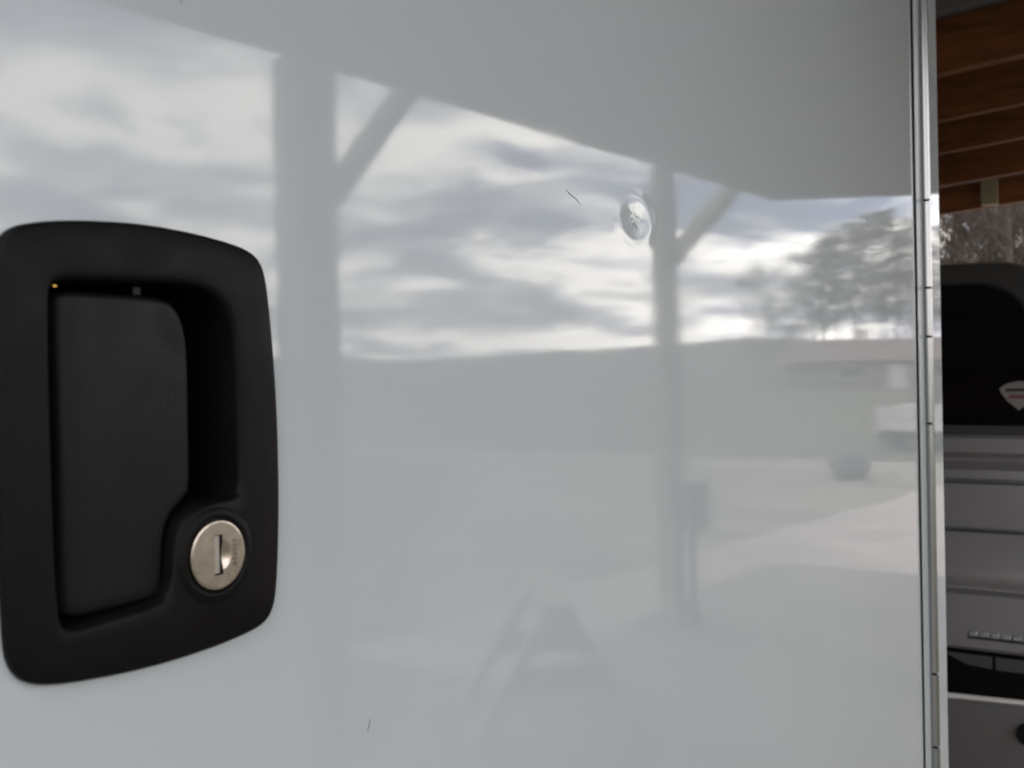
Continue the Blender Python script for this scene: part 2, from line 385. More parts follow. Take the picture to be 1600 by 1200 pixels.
srnd = random.Random(77)
for i in range(9):
    x = srnd.uniform(0.26, 0.75); z = CAM_H + srnd.uniform(-0.13, 0.13)*x/0.4
    streak([(x, z), (x+srnd.uniform(-1, 1)*0.0004, z+srnd.uniform(0.0003, 0.0008))], srnd.uniform(0.00006, 0.00013))
# skin edge lip so the door has depth, dark joint behind
MB().box((DX0, 0.0012, DZ0), (DX1, 0.030, DZ0+0.02)).box((DX0, 0.0012, DZ1-0.02), (DX1, 0.030, DZ1)).box((DX0, 0.0012, DZ0+0.02), (DX0+0.02, 0.030, DZ1-0.02)).box((DX1-0.02, 0.0012, DZ0+0.02), (DX1, 0.030, DZ1-0.02)).build('door_edge', M['aluminium'], TR)
MB().box((DX1+0.0005, -0.0010, DZ0), (DX1+0.0068, 0.0010, DZ1)).build('door_gap_shade', M['gap'], TR)  # proud black strip painting the dark of the open gap beside the door
MB().box((DX0-0.006, 0.036, DZ0-0.006), (DX1+0.004, 0.038, DZ1+0.006)).build('door_seal', M['gap'], TR)
# trailer side skin round the door, rounded front corner
def wall_grid(x0, x1, z0, z1, st=0.03):
    a = axis_lines(x0, x1, st, 9, 9, st); b = axis_lines(z0, z1, st, 9, 9, st)
    n_ = len(a); v_ = [(x, 0.0005+0.4*skin_disp(x+3.3, z), z) for z in b for x in a]
    f_ = [(j*n_+i, j*n_+i+1, (j+1)*n_+i+1, (j+1)*n_+i) for j in range(len(b)-1) for i in range(n_-1)]
    return v_, f_
mb = MB()
for q in ((TX0, DX0-0.004, TZ0, TZ1), (DX0-0.004, DX1+0.003, DZ1+0.004, TZ1), (DX0-0.004, DX1+0.003, TZ0, DZ0-0.004), (DX1+0.003, TX1-0.012, TZ0, TZ1)):
    mb.add(*wall_grid(*q))
mb.build('side_wall', M['gelcoat'], TR, smooth=True, fix=False)
mb = MB(); prof = [(TX1-0.012+0.012*math.sin(t), 0.0005+0.012-0.012*math.cos(t)) for t in [i*math.pi/2/8 for i in range(9)]] + [(TX1, TY1)]
vs = [(x, y, TZ0) for x, y in prof] + [(x, y, TZ1) for x, y in prof]; n_ = len(prof)
mb.add(vs, [(i, i+1, n_+i+1, n_+i) for i in range(n_-1)]); mb.build('front_wall', M['gelcoat'], TR, smooth=True, fix=False)
MB().box((TX0, 0.0175, TZ1-0.004), (TX1-0.001, TY1, TZ1+0.02), 0.006).build('roof', M['gelcoat'], TR)
MB().box((TX0-0.001, 0.0006, TZ0), (TX0+0.01, TY1, TZ1)).build('rear_wall', M['gelcoat'], TR)
MB().box((TX0, TY1-0.01, TZ0), (TX1, TY1+0.001, TZ1)).build('far_wall', M['gelcoat'], TR)
MB().box((TX0+0.02, 0.018, TZ0-0.06), (TX1-0.02, TY1-0.02, TZ0+0.01)).build('floor_frame', M['black'], TR)
for sx in (-1.35, -0.60):
    for sy in (-0.02, TY1-0.18):
        mb = MB(); mb.tube([(sx, sy, 0.31), (sx, sy+0.05, 0.31), (sx, sy+0.15, 0.31), (sx, sy+0.2, 0.31)], [0.27, 0.31, 0.31, 0.27], 28); wl = mb.build('wheel', M['tyre'], TR); auto_smooth(wl)
        MB().tube([(sx, sy-0.004, 0.31), (sx, sy+0.01, 0.31)], [0.17, 0.18], 24).build('rim', M['white_paint'], wl)
MB().box((TX1+0.002, 0.9, 0.36), (TX1+0.75, 1.0, 0.44), 0.01).build('tongue', M['black'], TR)
MB().tube([(TX1+0.62, 0.95, 0.0), (TX1+0.62, 0.95, 0.36)], 0.03, 12).build('tongue_jack', M['aluminium'], TR)

# continuous hinge: door leaf, wall leaf and split barrel
hb = MB().box((DX1+0.0075, -0.0016, DZ0), (HX-0.002, 0.0012, DZ1), 0.0006)
hinge = hb.build('hinge', M['gelcoat'], TR)
MB().box((HX+0.002, -0.0012, DZ0), (HX+0.011, 0.0003, DZ1), 0.0004).build('hinge_leaf', M['gelcoat'], hinge)
ticks = [0.187, 0.0885, 0.0335, -0.0645, -0.348-0.0, -0.431]
cuts = sorted([DZ0-CAM_H] + [t for t in ticks if t > DZ0-CAM_H+0.02] + [0.30, 0.42, 0.50] + [DZ1-CAM_H])
cuts = [c for i, c in enumerate(cuts) if i == 0 or c-cuts[i-1] > 0.02]
cuts = [-0.74, -0.64, -0.54, -0.431, -0.348, -0.0645, 0.0335, 0.0885, 0.187, DZ1-CAM_H]
for i in range(len(cuts)-1):
    z0, z1 = CAM_H+cuts[i]+0.0008, CAM_H+cuts[i+1]-0.0008
    off = (0.0, 0.0004, -0.0003)[i % 3]
    mb = MB(); mb.tube([(HX+off, -0.0050, z0), (HX+off, -0.0050, z0+0.0006), (HX+off, -0.0050, z1-0.0006), (HX+off, -0.0050, z1)], [0.0044, 0.0050, 0.0050, 0.0044], 28)
    kn = mb.build('hinge_knuckle', M['aluminium'], hinge); auto_smooth(kn)
MB().tube([(HX, -0.005, DZ0), (HX, -0.005, DZ1)], 0.0030, 12).build('hinge_pin', M['gap'], hinge)

# ------------------------------------------------------------------ latch (millimetres in the door plane, height above the camera level)
def chaikin(p, n=2):
    for _ in range(n):
        q = []
        for i in range(len(p)):
            a, b = p[i], p[(i+1) % len(p)]
            q += [(a[0]*.75+b[0]*.25, a[1]*.75+b[1]*.25), (a[0]*.25+b[0]*.75, a[1]*.25+b[1]*.75)]
        p = q
    return p
def radial(poly, c, n):
    out = []
    for k_ in range(n):
        t = 2*math.pi*k_/n; d = (math.cos(t), math.sin(t)); best = 0
        for i in range(len(poly)):
            ax, ay = poly[i][0]-c[0], poly[i][1]-c[1]; bx, by = poly[(i+1) % len(poly)][0]-c[0], poly[(i+1) % len(poly)][1]-c[1]
            ex, ey = bx-ax, by-ay; den = d[0]*ey-d[1]*ex
            if abs(den) < 1e-9: continue
            r_ = (ax*ey-ay*ex)/den; s_ = (ax*d[1]-ay*d[0])/den
            if r_ > 0 and -1e-6 <= s_ <= 1+1e-6: best = max(best, r_)
        out.append((c[0]+d[0]*best, c[1]+d[1]*best))
    return out
outer = [(139.3,28),(140.2,34.5),(144,39),(152,41.2),(165,42.9),(183,43.9),(200,43.2),(212,41.9),(221,40.3),(226.3,37.5),(228.7,32),(230.8,15),(232.4,-9),(232.5,-34),(231.4,-54),(229.8,-69),(226.8,-74.4),(221,-76.6),(204,-78.4),(181,-78.7),(160,-77),(149,-75.2),(143.8,-72.8),(140.6,-68.5),(139.4,-62),(138.8,-17)]
recess = [(154.4,12),(154.6,24.5),(157,27),(168,27.6),(199,28.6),(208,26.6),(214,21),(216.4,11),(216.8,-9),(216.9,-32),(214.9,-35.4),(205,-35.6),(198,-37.4),(193.4,-41.6),(191,-49),(190.3,-58),(187,-62),(170,-62.6),(157.5,-63.6),(154.8,-60),(154.5,-20)]
LK = (203.1, -50.7)
outer = [(x-(x-139)/93*2.4, z*0.998) for x, z in outer]
recess = [(x*0.9854, z*0.9854) for x, z in recess]
NR = 220; cc = (176.0, -17.0)
po = radial(chaikin(outer, 2), cc, NR); pi_ = radial(chaikin(recess, 2), cc, NR)
def P3(p, h): return (p[0]/1000, -h/1000, CAM_H+p[1]/1000)
def lerp(a, b, t): return (a[0]+(b[0]-a[0])*t, a[1]+(b[1]-a[1])*t)
def scale_to(p, d):          # move d mm towards the centre
    l = math.hypot(p[0]-cc[0], p[1]-cc[1]); return lerp(p, cc, d/l)
loops = []
loops.append([P3(p, 0.1) for p in po])
loops.append([P3(p, 1.6) for p in po])
for d, h in ((0.2, 2.3), (0.6, 2.8), (1.4, 3.1)):
    loops.append([P3(scale_to(p, d), h) for p in po])
for t, h in ((0.35, 3.5), (0.65, 3.75)):
    loops.append([P3(lerp(scale_to(a, 1.4), b, t), h) for a, b in zip(po, pi_)])
for d, h in ((-1.8, 3.8), (-0.9, 3.55), (-0.2, 2.8), (0.25, 1.4), (0.5, -4), (0.8, -16), (1.1, -30.0), (2.0, -32)):
    loops.append([P3(scale_to(p, d), h) for p in pi_])
mb = MB(); nv = NR
vs = [p for l in loops for p in l]; fs = []
for j in range(len(loops)-1):
    fs += [(j*nv+i, j*nv+(i+1) % nv, (j+1)*nv+(i+1) % nv, (j+1)*nv+i) for i in range(nv)]
vs.append(P3(cc, -32)); fs += [((len(loops)-1)*nv+i, (len(loops)-1)*nv+(i+1) % nv, len(vs)-1) for i in range(nv)]
mb.add(vs, fs); latch = mb.build('latch_handle', M['plastic'], TR, smooth=True)
latch['label'] = 'black plastic recessed paddle latch with key lock'
# paddle
pad = [(155.9,10),(156.0,22.5),(157.5,24.2),(175,24.4),(190.5,24.2),(195,21.6),(197.8,15),(198.6,5),(198.6,-10),(198.4,-31),(196.4,-33.6),(190.6,-38.2),(188.4,-43),(187.5,-50),(187.0,-58.5),(185,-60.8),(170,-60.9),(157.5,-60.9),(156.1,-58),(155.9,-20)]
pp = radial(chaikin(pad, 2), cc, NR)
def pad_h(p):
    u_ = p[0]-155.9; h = 0.2 - 0.02*max(0, u_-8)
    if u_ < 8: h -= 0.8*(8 - math.sqrt(max(0, 64-(8-u_)**2)))
    return h
ploops = [[P3(p, -20) for p in pp], [P3(p, pad_h(p)-2.0) for p in pp]]
for d, e_ in ((0.3, 0.9), (0.9, 0.25), (1.8, 0.0)):
    ploops.append([P3(scale_to(p, d), pad_h(scale_to(p, d))-e_) for p in pp])
for t in [0.06, .12, .18, .24, .3, .36, .42, .5, .6, .7, .8, .9]:
    ploops.append([P3(q, pad_h(q)) for q in [lerp(scale_to(p, 1.8), cc, t) for p in pp]])
vs = [p for l in ploops for p in l]; fs = []
for j in range(len(ploops)-1):
    fs += [(j*nv+i, j*nv+(i+1) % nv, (j+1)*nv+(i+1) % nv, (j+1)*nv+i) for i in range(nv)]
vs.append(P3(cc, pad_h(cc))); fs += [((len(ploops)-1)*nv+i, (len(ploops)-1)*nv+(i+1) % nv, len(vs)-1) for i in range(nv)]
mb = MB(); mb.add(vs, fs); mb.build('paddle', M['plastic_paddle'], latch, smooth=True)
# pivot pin head and stop tab seen in the slot above the paddle
MB().tube([P3((158.0, 25.6), -4.0), P3((159.0, 25.6), -4.0)], 0.0005, 10).build('pivot_pin', M['brass'], latch)
MB().box((0.1818, 0.003, CAM_H+0.0246), (0.1842, 0.006, CAM_H+0.0268)).build('stop_tab', M['plastic_paddle'], latch)
# raised collar round the lock
mb = MB(); prof = [(14.6, 3.3), (13.6, 4.0), (12.4, 4.5), (11.5, 4.6), (10.9, 4.3), (10.6, 3.4), (10.5, 1.0)]; nseg = 72
vs = [P3((LK[0]+r_*math.cos(2*math.pi*i/nseg), LK[1]+r_*math.sin(2*math.pi*i/nseg)), h) for r_, h in prof for i in range(nseg)]
mb.add(vs, [(j*nseg+i, j*nseg+(i+1) % nseg, (j+1)*nseg+(i+1) % nseg, (j+1)*nseg+i) for j in range(len(prof)-1) for i in range(nseg)])
mb.build('lock_collar', M['plastic'], latch, smooth=True)
# nickel lock face with keyway and thumb dimple
SW, SH = 1.55, 5.85
def slot_pt(t):
    c_, s_ = math.cos(t), math.sin(t); k_ = min(SW/abs(c_) if abs(c_) > 1e-6 else 1e9, SH/abs(s_) if abs(s_) > 1e-6 else 1e9)
    return (c_*k_, s_*k_)
def face_h(p):
    h = 4.9
    if p[0] > SW-0.01:
        q = math.hypot((p[0]-1.4)/3.2, (p[1]+0.2)/4.0)
        if q < 1: h -= 0.75*(1-q*q)
    r_ = math.hypot(*p)
    if r_ > 9.6: h -= (r_-9.6)**2*0.9
    return h
nseg = 144; ang = sorted([2*math.pi*i/nseg for i in range(nseg)] + [math.atan2(SH*a, SW*b) % (2*math.pi) for a in (1, -1) for b in (1, -1)]); nseg = len(ang)
loops = []
loops.append([P3((LK[0]+slot_pt(t)[0], LK[1]+slot_pt(t)[1]), 1.0) for t in ang])
for k_ in range(23):
    f_ = k_/22; row = []
    for t in ang:
        q = lerp(slot_pt(t), (10.0*math.cos(t), 10.0*math.sin(t)), f_); row.append(P3((LK[0]+q[0], LK[1]+q[1]), face_h(q)))
    loops.append(row)
loops.append([P3((LK[0]+10.05*math.cos(t), LK[1]+10.05*math.sin(t)), 1.5) for t in ang])
vs = [p for l in loops for p in l]; fs = []
for j in range(len(loops)-1):
    fs += [(j*nseg+i, j*nseg+(i+1) % nseg, (j+1)*nseg+(i+1) % nseg, (j+1)*nseg+i) for i in range(nseg)]
mb = MB(); mb.add(vs, fs); lock = mb.build('lock_cylinder', M['nickel'], latch); auto_smooth(lock, 40)
mb = MB().box(((LK[0]-1.35)/1000, -0.0044, CAM_H+(LK[1]-5.5)/1000), ((LK[0]+0.75)/1000, -0.0016, CAM_H+(LK[1]+5.5)/1000), 0.0002); mb.build('keyway_shutter', M['slot_steel'], latch)
MB().box(((LK[0]-SW-0.1)/1000, -0.0013, CAM_H+(LK[1]-SH-0.1)/1000), ((LK[0]+SW+0.1)/1000, -0.0008, CAM_H+(LK[1]+SH+0.1)/1000)).build('keyway_back', M['gap'], latch)
# stamped key code, reading upwards
cu = bpy.data.curves.new('key_code', 'FONT'); cu.body = 'AE6003'; cu.size = 0.00235; cu.extrude = 0.00003; cu.align_x = 'CENTER'; cu.align_y = 'CENTER'; cu.space_character = 1.12; cu.offset = 0.00003
to = bpy.data.objects.new('tmp_text', cu); C.objects.link(to)
dg = bpy.context.evaluated_depsgraph_get(); me = bpy.data.meshes.new_from_object(to.evaluated_get(dg)); me.name = 'key_code'
bpy.data.objects.remove(to)
Mx = Matrix(((0, -1, 0, (LK[0]+6.0)/1000), (0, 0, -1, -0.00493), (1, 0, 0, CAM_H+(LK[1]-0.1)/1000), (0, 0, 0, 1)))
me.transform(Mx); me.materials.clear(); obj('key_code', me, M['nickel_dark'], latch)

# ------------------------------------------------------------------ pickup truck with topper, tail towards the camera
TK = empty('pickup_truck', (2.40, 0.70, 0))
tag(TK, 'silver pickup truck with dark topper parked tail-first beyond the trailer', 'truck')
# local: x forward from the tailgate, y from -0.80 (near side) to +0.80
YN = 0.80
def sect(pts, x0, x1, name, m_, parent=TK, ang=35):
    mb_ = MB(); mb_.prism(pts, lambda p: (x0+(0.42*(p[1]-1.045) if name == 'topper' else 0), p[0], p[1]), lambda p: (x1, p[0], p[1])); o = mb_.build(name, m_, parent); auto_smooth(o, ang); return o
def rrect(y0, y1, z0, z1, r_, n=6):
    out = []
    for cy, cz, a0 in ((y1-r_, z1-r_, 0), (y0+r_, z1-r_, 90), (y0+r_, z0+r_, 180), (y1-r_, z0+r_, 270)):
        out += [(cy+r_*math.cos(R(a0+90*i/n)), cz+r_*math.sin(R(a0+90*i/n))) for i in range(n+1)]
    return out
body = sect([(-0.816,0.585),(-0.83,0.70),(-0.815,0.90),(-0.78,1.045),(0.78,1.045),(0.815,0.90),(0.83,0.70),(0.816,0.585)], 0.02, 4.3, 'body', M['silver'])
sect([(-0.80,0.47),(-0.815,0.584),(0.815,0.584),(0.80,0.47)], 0.40, 4.28, 'rocker_panel', M['silver'])
# topper outline: slanted sides, rounded shoulders
def topper_pts(dy, dz):
    pts = [(-0.765+dy, 1.047)]
    for i in range(9):
        a = R(196 - 106*i/8); pts.append((-0.595+dy + 0.135*math.cos(a), 1.437-0.135-dz + 0.135*math.sin(a)))
    pts += [(-0.3, 1.445-dz), (0.0, 1.449-dz)]
    return pts + [(-p[0], p[1]) for p in reversed(pts[:-1])]
sect(topper_pts(0, 0), 0.03, 1.75, 'topper', M['topper_grey'])
# cab further forward
cb_pts = [(-0.74,1.04),(-0.60,1.50),(-0.55,1.55),(0.55,1.55),(0.60,1.50),(0.74,1.04)]
mb = MB(); mb.prism(cb_pts, lambda p: (1.80, p[0], p[1]), lambda p: (3.35-(p[1]-1.04)*1.0, p[0], p[1])); auto_smooth(mb.build('cab', M['silver'], TK))
mb = MB(); mb.add([(3.33-0.02, -0.66, 1.07), (3.33-0.02, 0.66, 1.07), (3.35-0.43+0.004, 0.54, 1.47), (3.35-0.43+0.004, -0.54, 1.47)], [(0,1,2,3)]); mb.v = [(x+0.012, y, z) for x, y, z in mb.v]; mb.build('windscreen', M['glass'], TK)
# rear frame of the topper: raised rim and dark pane
def inset(pts, d):
    c_ = (0.0, 1.24); return [(p[0]-(p[0]-c_[0])/abs(p[0]-c_[0]+1e-9)*min(d, abs(p[0])), p[1]-(d if p[1] > 1.2 else -0.022)) for p in pts]
po_ = topper_pts(0.0, 0.0); pin = inset(po_, 0.052)
mb = MB(); n_ = len(po_)
vs = [(0.028+0.42*(p[1]-1.045), *p) for p in po_] + [(0.42*(p[1]-1.045), p[0]*0.992, p[1]-0.004) for p in po_] + [(0.42*(p[1]-1.045), *p) for p in inset(po_, 0.046)] + [(0.012+0.42*(p[1]-1.045), *p) for p in pin]
mb.add(vs, [(j*n_+i, j*n_+(i+1) % n_, (j+1)*n_+(i+1) % n_, (j+1)*n_+i) for j in range(3) for i in range(n_)]); auto_smooth(mb.build('topper_frame', M['topper_grey'], TK), 50)
def lean(z): return 0.42*(z-1.045)
mb = MB(); mb.prism(inset(po_, 0.050), lambda p: (0.010+lean(p[1]), p[0], p[1]), lambda p: (0.016+lean(p[1]), p[0], p[1])); mb.build('rear_window', M['glass'], TK)
# shield sticker on the pane
shield = [(-0.022, 0.0), (-0.034, -0.006), (-0.040, -0.012), (-0.036, -0.022), (-0.022, -0.040), (0.0, -0.058), (0.022, -0.040), (0.036, -0.022), (0.040, -0.012), (0.034, -0.006), (0.022, 0.0), (0.0, 0.004)]
sy, sz = -0.655, 1.160
mb = MB(); mb.prism([(sy+a, sz+b) for a, b in shield], lambda p: (0.0085+0.42*(p[1]-1.045), p[0], p[1]), lambda p: (0.0098+0.42*(p[1]-1.045), p[0], p[1])); stk = mb.build('shield_sticker', M['sticker_white'], TK)
for z0, z1, hw in ((-0.018, -0.012, 0.028), (-0.033, -0.026, 0.020)):
    MB().bar((0.0080+0.42*(sz+(z0+z1)/2-1.045), sy-hw, sz+(z0+z1)/2), (0.0080+0.42*(sz+(z0+z1)/2-1.045), sy+hw, sz+(z0+z1)/2), 0.0006, z1-z0, (0.42, 0, 1)).build('sticker_stripe', M['sticker_red'] if z0 < -0.02 else M['black'], stk)
# tailgate: pressed skin with ledges and grooves, profile in x-z swept across
prof = [(0.03,1.052),(0.004,1.050),(-0.004,1.042),(-0.004,1.012),(0.008,1.000),(0.010,0.992),(-0.012,0.975),(-0.014,0.957),(0.016,0.955),(0.016,0.9465),(-0.014,0.9445),(-0.016,0.90),(-0.016,0.852),(0.018,0.850),(0.018,0.842),(-0.002,0.838),(0.004,0.76),(-0.002,0.735),(-0.012,0.722),(-0.012,0.716),(-0.004,0.713),(-0.016,0.705),(-0.018,0.62),(-0.018,0.592),(-0.008,0.584),(0.03,0.582)]
mb = MB(); n_ = len(prof); ys_ = (-0.745, 0.745)
vs = [(x, y, z) for y in ys_ for x, z in prof]
mb.add(vs, [(i, i+1, n_+i+1, n_+i) for i in range(n_-1)] + [tuple(range(n_)), tuple(range(2*n_-1, n_-1, -1))]); auto_smooth(mb.build('tailgate', M['silver'], TK), 28)
MB().box((-0.006, -0.12, 0.86), (0.02, 0.12, 0.93), 0.004).build('tailgate_latch', M['black'], TK)
# chrome badge strip of small letters on the lower tailgate (too small to read)
bx0 = -0.565
for i in range(9):
    y = bx0 - i*0.0215
    MB().box((-0.0225, y-0.0085, 0.617), (-0.0175, y+0.0085, 0.6275), 0.002).build('badge_letter', M['chrome'], TK)
MB().box((-0.020, bx0-9*0.0215+0.008, 0.611), (-0.0178, bx0+0.012, 0.6165)).build('badge_strip', M['black'], TK)
# black sheet painting the shade in the gap under the tailgate, bumper, step pad
MB().box((0.20, -0.78, 0.40), (0.23, 0.78, 0.5805)).build('tailgate_gap_shade', M['gap'], TK)
mb = MB(); mb.prism([(-0.50,0.574),(-0.55,0.552),(-0.60,0.548),(-0.60,0.574)], lambda p: (-0.010, p[0], p[1]), lambda p: (-0.004, p[0], p[1])); mb.build('bumper_bracket', M['topper_grey'], TK)
MB().box((-0.010, -0.76, 0.546), (-0.004, -0.606, 0.574), 0.002).build('plate_holder', M['topper_grey'], TK)
mb = MB(); bprof = [(0.0, 0.478), (-0.040, 0.486), (-0.050, 0.486), (-0.055, 0.479), (-0.052, 0.36), (-0.04, 0.32), (0.04, 0.31)]; n_ = len(bprof)
ysx = [-0.84, -0.80, -0.5, 0.5, 0.80, 0.84]; bow = [0.07, 0.02, 0, 0, 0.02, 0.07]
vs = [(x+b_, y, z) for y, b_ in zip(ysx, bow) for x, z in bprof]
mb.add(vs, [(j*n_+i, j*n_+i+1, (j+1)*n_+i+1, (j+1)*n_+i) for j in range(len(ysx)-1) for i in range(n_-1)] + [tuple(range(n_)), tuple(range(6*n_-1, 5*n_-1, -1))])
auto_smooth(mb.build('bumper', M['bumper'], TK), 30)
MB().tube([(0.005, -0.82, 0.484), (-0.047, -0.5, 0.4885), (-0.047, 0.5, 0.4885), (0.005, 0.82, 0.484)], 0.007, 10).build('bumper_edge_highlight', M['white_paint'], TK)  # pale bar painting the lit highlight along the bumper's top edge
MB().tube([(-0.058, -0.672, 0.432), (-0.04, -0.672, 0.432)], 0.022, 18).build('bumper_hole', M['gap'], TK)
for s_ in (-1, 1):
    MB().box((-0.012, s_*0.79-0.036, 0.70), (0.06, s_*0.79+0.036, 1.0), 0.008).build('taillight', M['red'], TK)
for s_ in (-1, 1):
    for wx in (0.95, 3.55):
        n_ = 20; arc = [(wx+0.37*math.cos(R(26+128*i/n_)), 0.34+0.37*math.sin(R(26+128*i/n_))) for i in range(n_+1)]
        mb = MB(); mb.prism(arc, lambda p: (p[0], s_*0.838, p[1]), lambda p: (p[0], s_*0.70, p[1])); mb.build('wheel_arch', M['gap'], TK)
    def cs(z): return s_*(0.74-(z-1.04)*0.14/0.46+0.003)
    for xa, xb, xc, xd in ((1.92, 2.32, 2.02, 2.32), (2.36, 3.02, 2.36, 2.80)):
        mb = MB(); zl, zh = 1.10, 1.45
        vs = [(xa, cs(zl), zl), (xb, cs(zl), zl), (xd, cs(zh), zh), (xc, cs(zh), zh)]
        vs += [(x, y-s_*0.006, z) for x, y, z in vs]
        mb.add(vs, [(0,1,2,3),(7,6,5,4),(0,4,5,1),(1,5,6,2),(2,6,7,3),(3,7,4,0)]); mb.build('side_window', M['glass'], TK)
    for x in (1.85, 2.34, 3.06):
        mb = MB(); mb.add([(x, s_*0.7835, 1.043), (x+0.006, s_*0.7835, 1.043), (x+0.006, s_*0.8175, 0.90), (x+0.006, s_*0.8325, 0.70), (x+0.006, s_*0.812, 0.58), (x, s_*0.812, 0.58), (x, s_*0.8325, 0.70), (x, s_*0.8175, 0.90)], [(0,1,2,7),(7,2,3,6),(6,3,4,5)]); mb.build('panel_gap', M['gap'], TK)
    MB().box((2.42, s_*0.83-0.012, 0.90), (2.56, s_*0.83+0.012, 0.93), 0.004).build('door_handle', M['black'], TK)
for wx in (0.95, 3.55):
    for s_ in (-1, 1):
        y0 = s_*0.70
        w_ = MB().tube([(wx, y0-0.1, 0.32), (wx, y0-0.06, 0.32), (wx, y0+0.06, 0.32), (wx, y0+0.1, 0.32)], [0.28, 0.32, 0.32, 0.28], 28).build('wheel', M['tyre'], TK); auto_smooth(w_)
        MB().tube([(wx, y0+s_*0.095, 0.32), (wx, y0+s_*0.108, 0.32)], [0.20, 0.17], 24).build('rim', M['chrome'], w_)
for s_ in (-1, 1):
    MB().box((4.28, s_*0.62-0.12, 0.72), (4.32, s_*0.62+0.12, 0.86), 0.01).build('headlight', M['glass'], TK)

# ------------------------------------------------------------------ things in the yard (seen mirrored in the door)
# sawhorse near the post
def sawhorse(loc, rz):
    t = empty('sawhorse', loc, rz); tag(t, 'wooden sawhorse standing on the dirt before the braced posts', 'sawhorse')
    MB().box((-0.30, -0.05, 0.36), (0.30, 0.05, 0.45), 0.004).build('top_beam', M['post_wood'], t)
    for sx in (-1, 1):
        for sy in (-1, 1):
            MB().bar((sx*0.22, sy*0.04, 0.40), (sx*0.27, sy*0.27, 0.0), 0.035, 0.085, (1, 0, 0)).build('leg', M['post_wood'], t)
        MB().box((sx*0.245-0.012, -0.15, 0.16), (sx*0.245+0.012, 0.15, 0.24)).build('brace_board', M['post_wood'], t)
sawhorse((3.05, -1.60, 0.009), R(-38))
eb = empty('electrical_box', (4.50, YF+0.042, 0))
tag(eb, 'grey electrical box with conduit fixed low on the farther braced post', 'electrical box')
MB().box((-0.055, 0.002, 0.44), (0.115, 0.11, 0.68), 0.01).build('housing', M['box_grey'], eb)
MB().box((-0.045, 0.111, 0.46), (0.105, 0.118, 0.66), 0.003).build('cover', M['box_grey'], eb)
MB().tube([(0.03, 0.05, 0.0), (0.03, 0.05, 0.44)], 0.02, 12).build('conduit', M['box_grey'], eb)
# boulder
bm = bmesh.new(); bmesh.ops.create_icosphere(bm, subdivisions=3, radius=0.22)
for v_ in bm.verts:
    p = v_.co.copy(); k_ = 1 + 0.12*math.sin(9*p.x+1)+0.1*math.sin(11*p.y+2)+0.1*math.sin(13*p.z)
    v_.co = Vector((p.x*k_*1.05, p.y*k_*0.9, p.z*k_*0.75))
me = bpy.data.meshes.new('boulder'); bm.to_mesh(me); bm.free(); me.polygons.foreach_set('use_smooth', [True]*len(me.polygons))
bo = obj('boulder', me, M['stone']); bo.location = (11.2, -2.72, 0.12); tag(bo, 'dark rounded boulder at the edge of the gravel yard', 'boulder')
# white box cart
ct = empty('box_cart', (16.0, -3.1, 0), R(12)); tag(ct, 'low white plank-sided farm cart standing beyond the track', 'cart')
for i, z in enumerate((0.28, 0.45)):
    MB().box((-0.55, -0.22, z), (-0.52, 0.95, z+0.155)).build('side_plank', M['white_paint'], ct)
    MB().box((0.52, -0.22, z), (0.55, 0.95, z+0.155)).build('side_plank', M['white_paint'], ct)
    MB().box((-0.518, -0.25, z), (0.518, -0.22, z+0.155)).build('end_plank', M['white_paint'], ct)
    MB().box((-0.518, 0.95, z), (0.518, 0.98, z+0.155)).build('end_plank', M['white_paint'], ct)
MB().box((-0.53, -0.24, 0.24), (0.53, 0.96, 0.275)).build('bed', M['post_wood'], ct)
for sx in (-0.5, 0.5):
    for yy in (0.0, 0.7):
        w_ = MB().tube([(sx-0.04, yy, 0.2), (sx+0.04, yy, 0.2)], 0.2, 20).build('wheel', M['tyre'], ct)
tb = MB().tube([(0, 0, 0), (0, 0, 0.02), (0, 0, 0.26), (0, 0, 0.28)], [0.15, 0.17, 0.18, 0.16], 20).build('tub', M['stone']); tb.location = (15.95, -2.82, 0.632)
tag(tb, 'dark tub set on top of the white cart', 'tub')
bd = MB().box((-0.30, -0.15, 0.606), (0.30, 0.75, 0.630)).build('cover_board', M['white_paint'], ct)
# ranch house beyond the field
def house(loc, rz):
    t = empty('ranch_house', loc, rz); tag(t, 'long low house with brown shingle roof at the edge of the field', 'house')
    L_, D_, H_ = 6.0, 4.0, 1.55
    MB().box((-L_, -D_, -0.2), (L_, D_, H_)).build('wall', M['siding'], t)
    mb_ = MB(); o_ = 0.5
    vs_ = [(-L_-o_, -D_-o_, H_), (L_+o_, -D_-o_, H_), (L_+o_, D_+o_, H_), (-L_-o_, D_+o_, H_), (-L_-o_, 0, H_+1.35), (L_+o_, 0, H_+1.35)]
    mb_.add(vs_, [(0, 1, 5, 4), (2, 3, 4, 5), (0, 4, 3), (1, 2, 5), (3, 2, 1, 0)]); rf = mb_.build('roof', M['shingle'], t)
    MB().box((2.0, -0.3, H_+0.9), (2.6, 0.3, H_+1.95)).build('chimney', M['shingle'], rf)
    for x in (-4.6, -2.4, 2.4, 4.6):
        w_ = MB().box((x-0.65, -D_-0.05, 0.55), (x+0.65, -D_-0.002, 1.35)).build('window', M['white_paint'], t)
        MB().box((x-0.55, -D_-0.06, 0.63), (x-0.04, -D_-0.052, 1.27)).box((x+0.04, -D_-0.06, 0.63), (x+0.55, -D_-0.052, 1.27)).build('pane', M['glass'], w_)
    dr = MB().box((-0.5, -D_-0.06, -0.1), (0.5, -D_-0.002, 1.4)).build('door', M['white_paint'], t)
    MB().tube([(0.38, -D_-0.06, 0.6), (0.38, -D_-0.12, 0.6)], 0.03, 8).build('handle', M['chrome'], dr)
hd = Vector((62.5, -13.2, 0)); house(hd, R(-99))

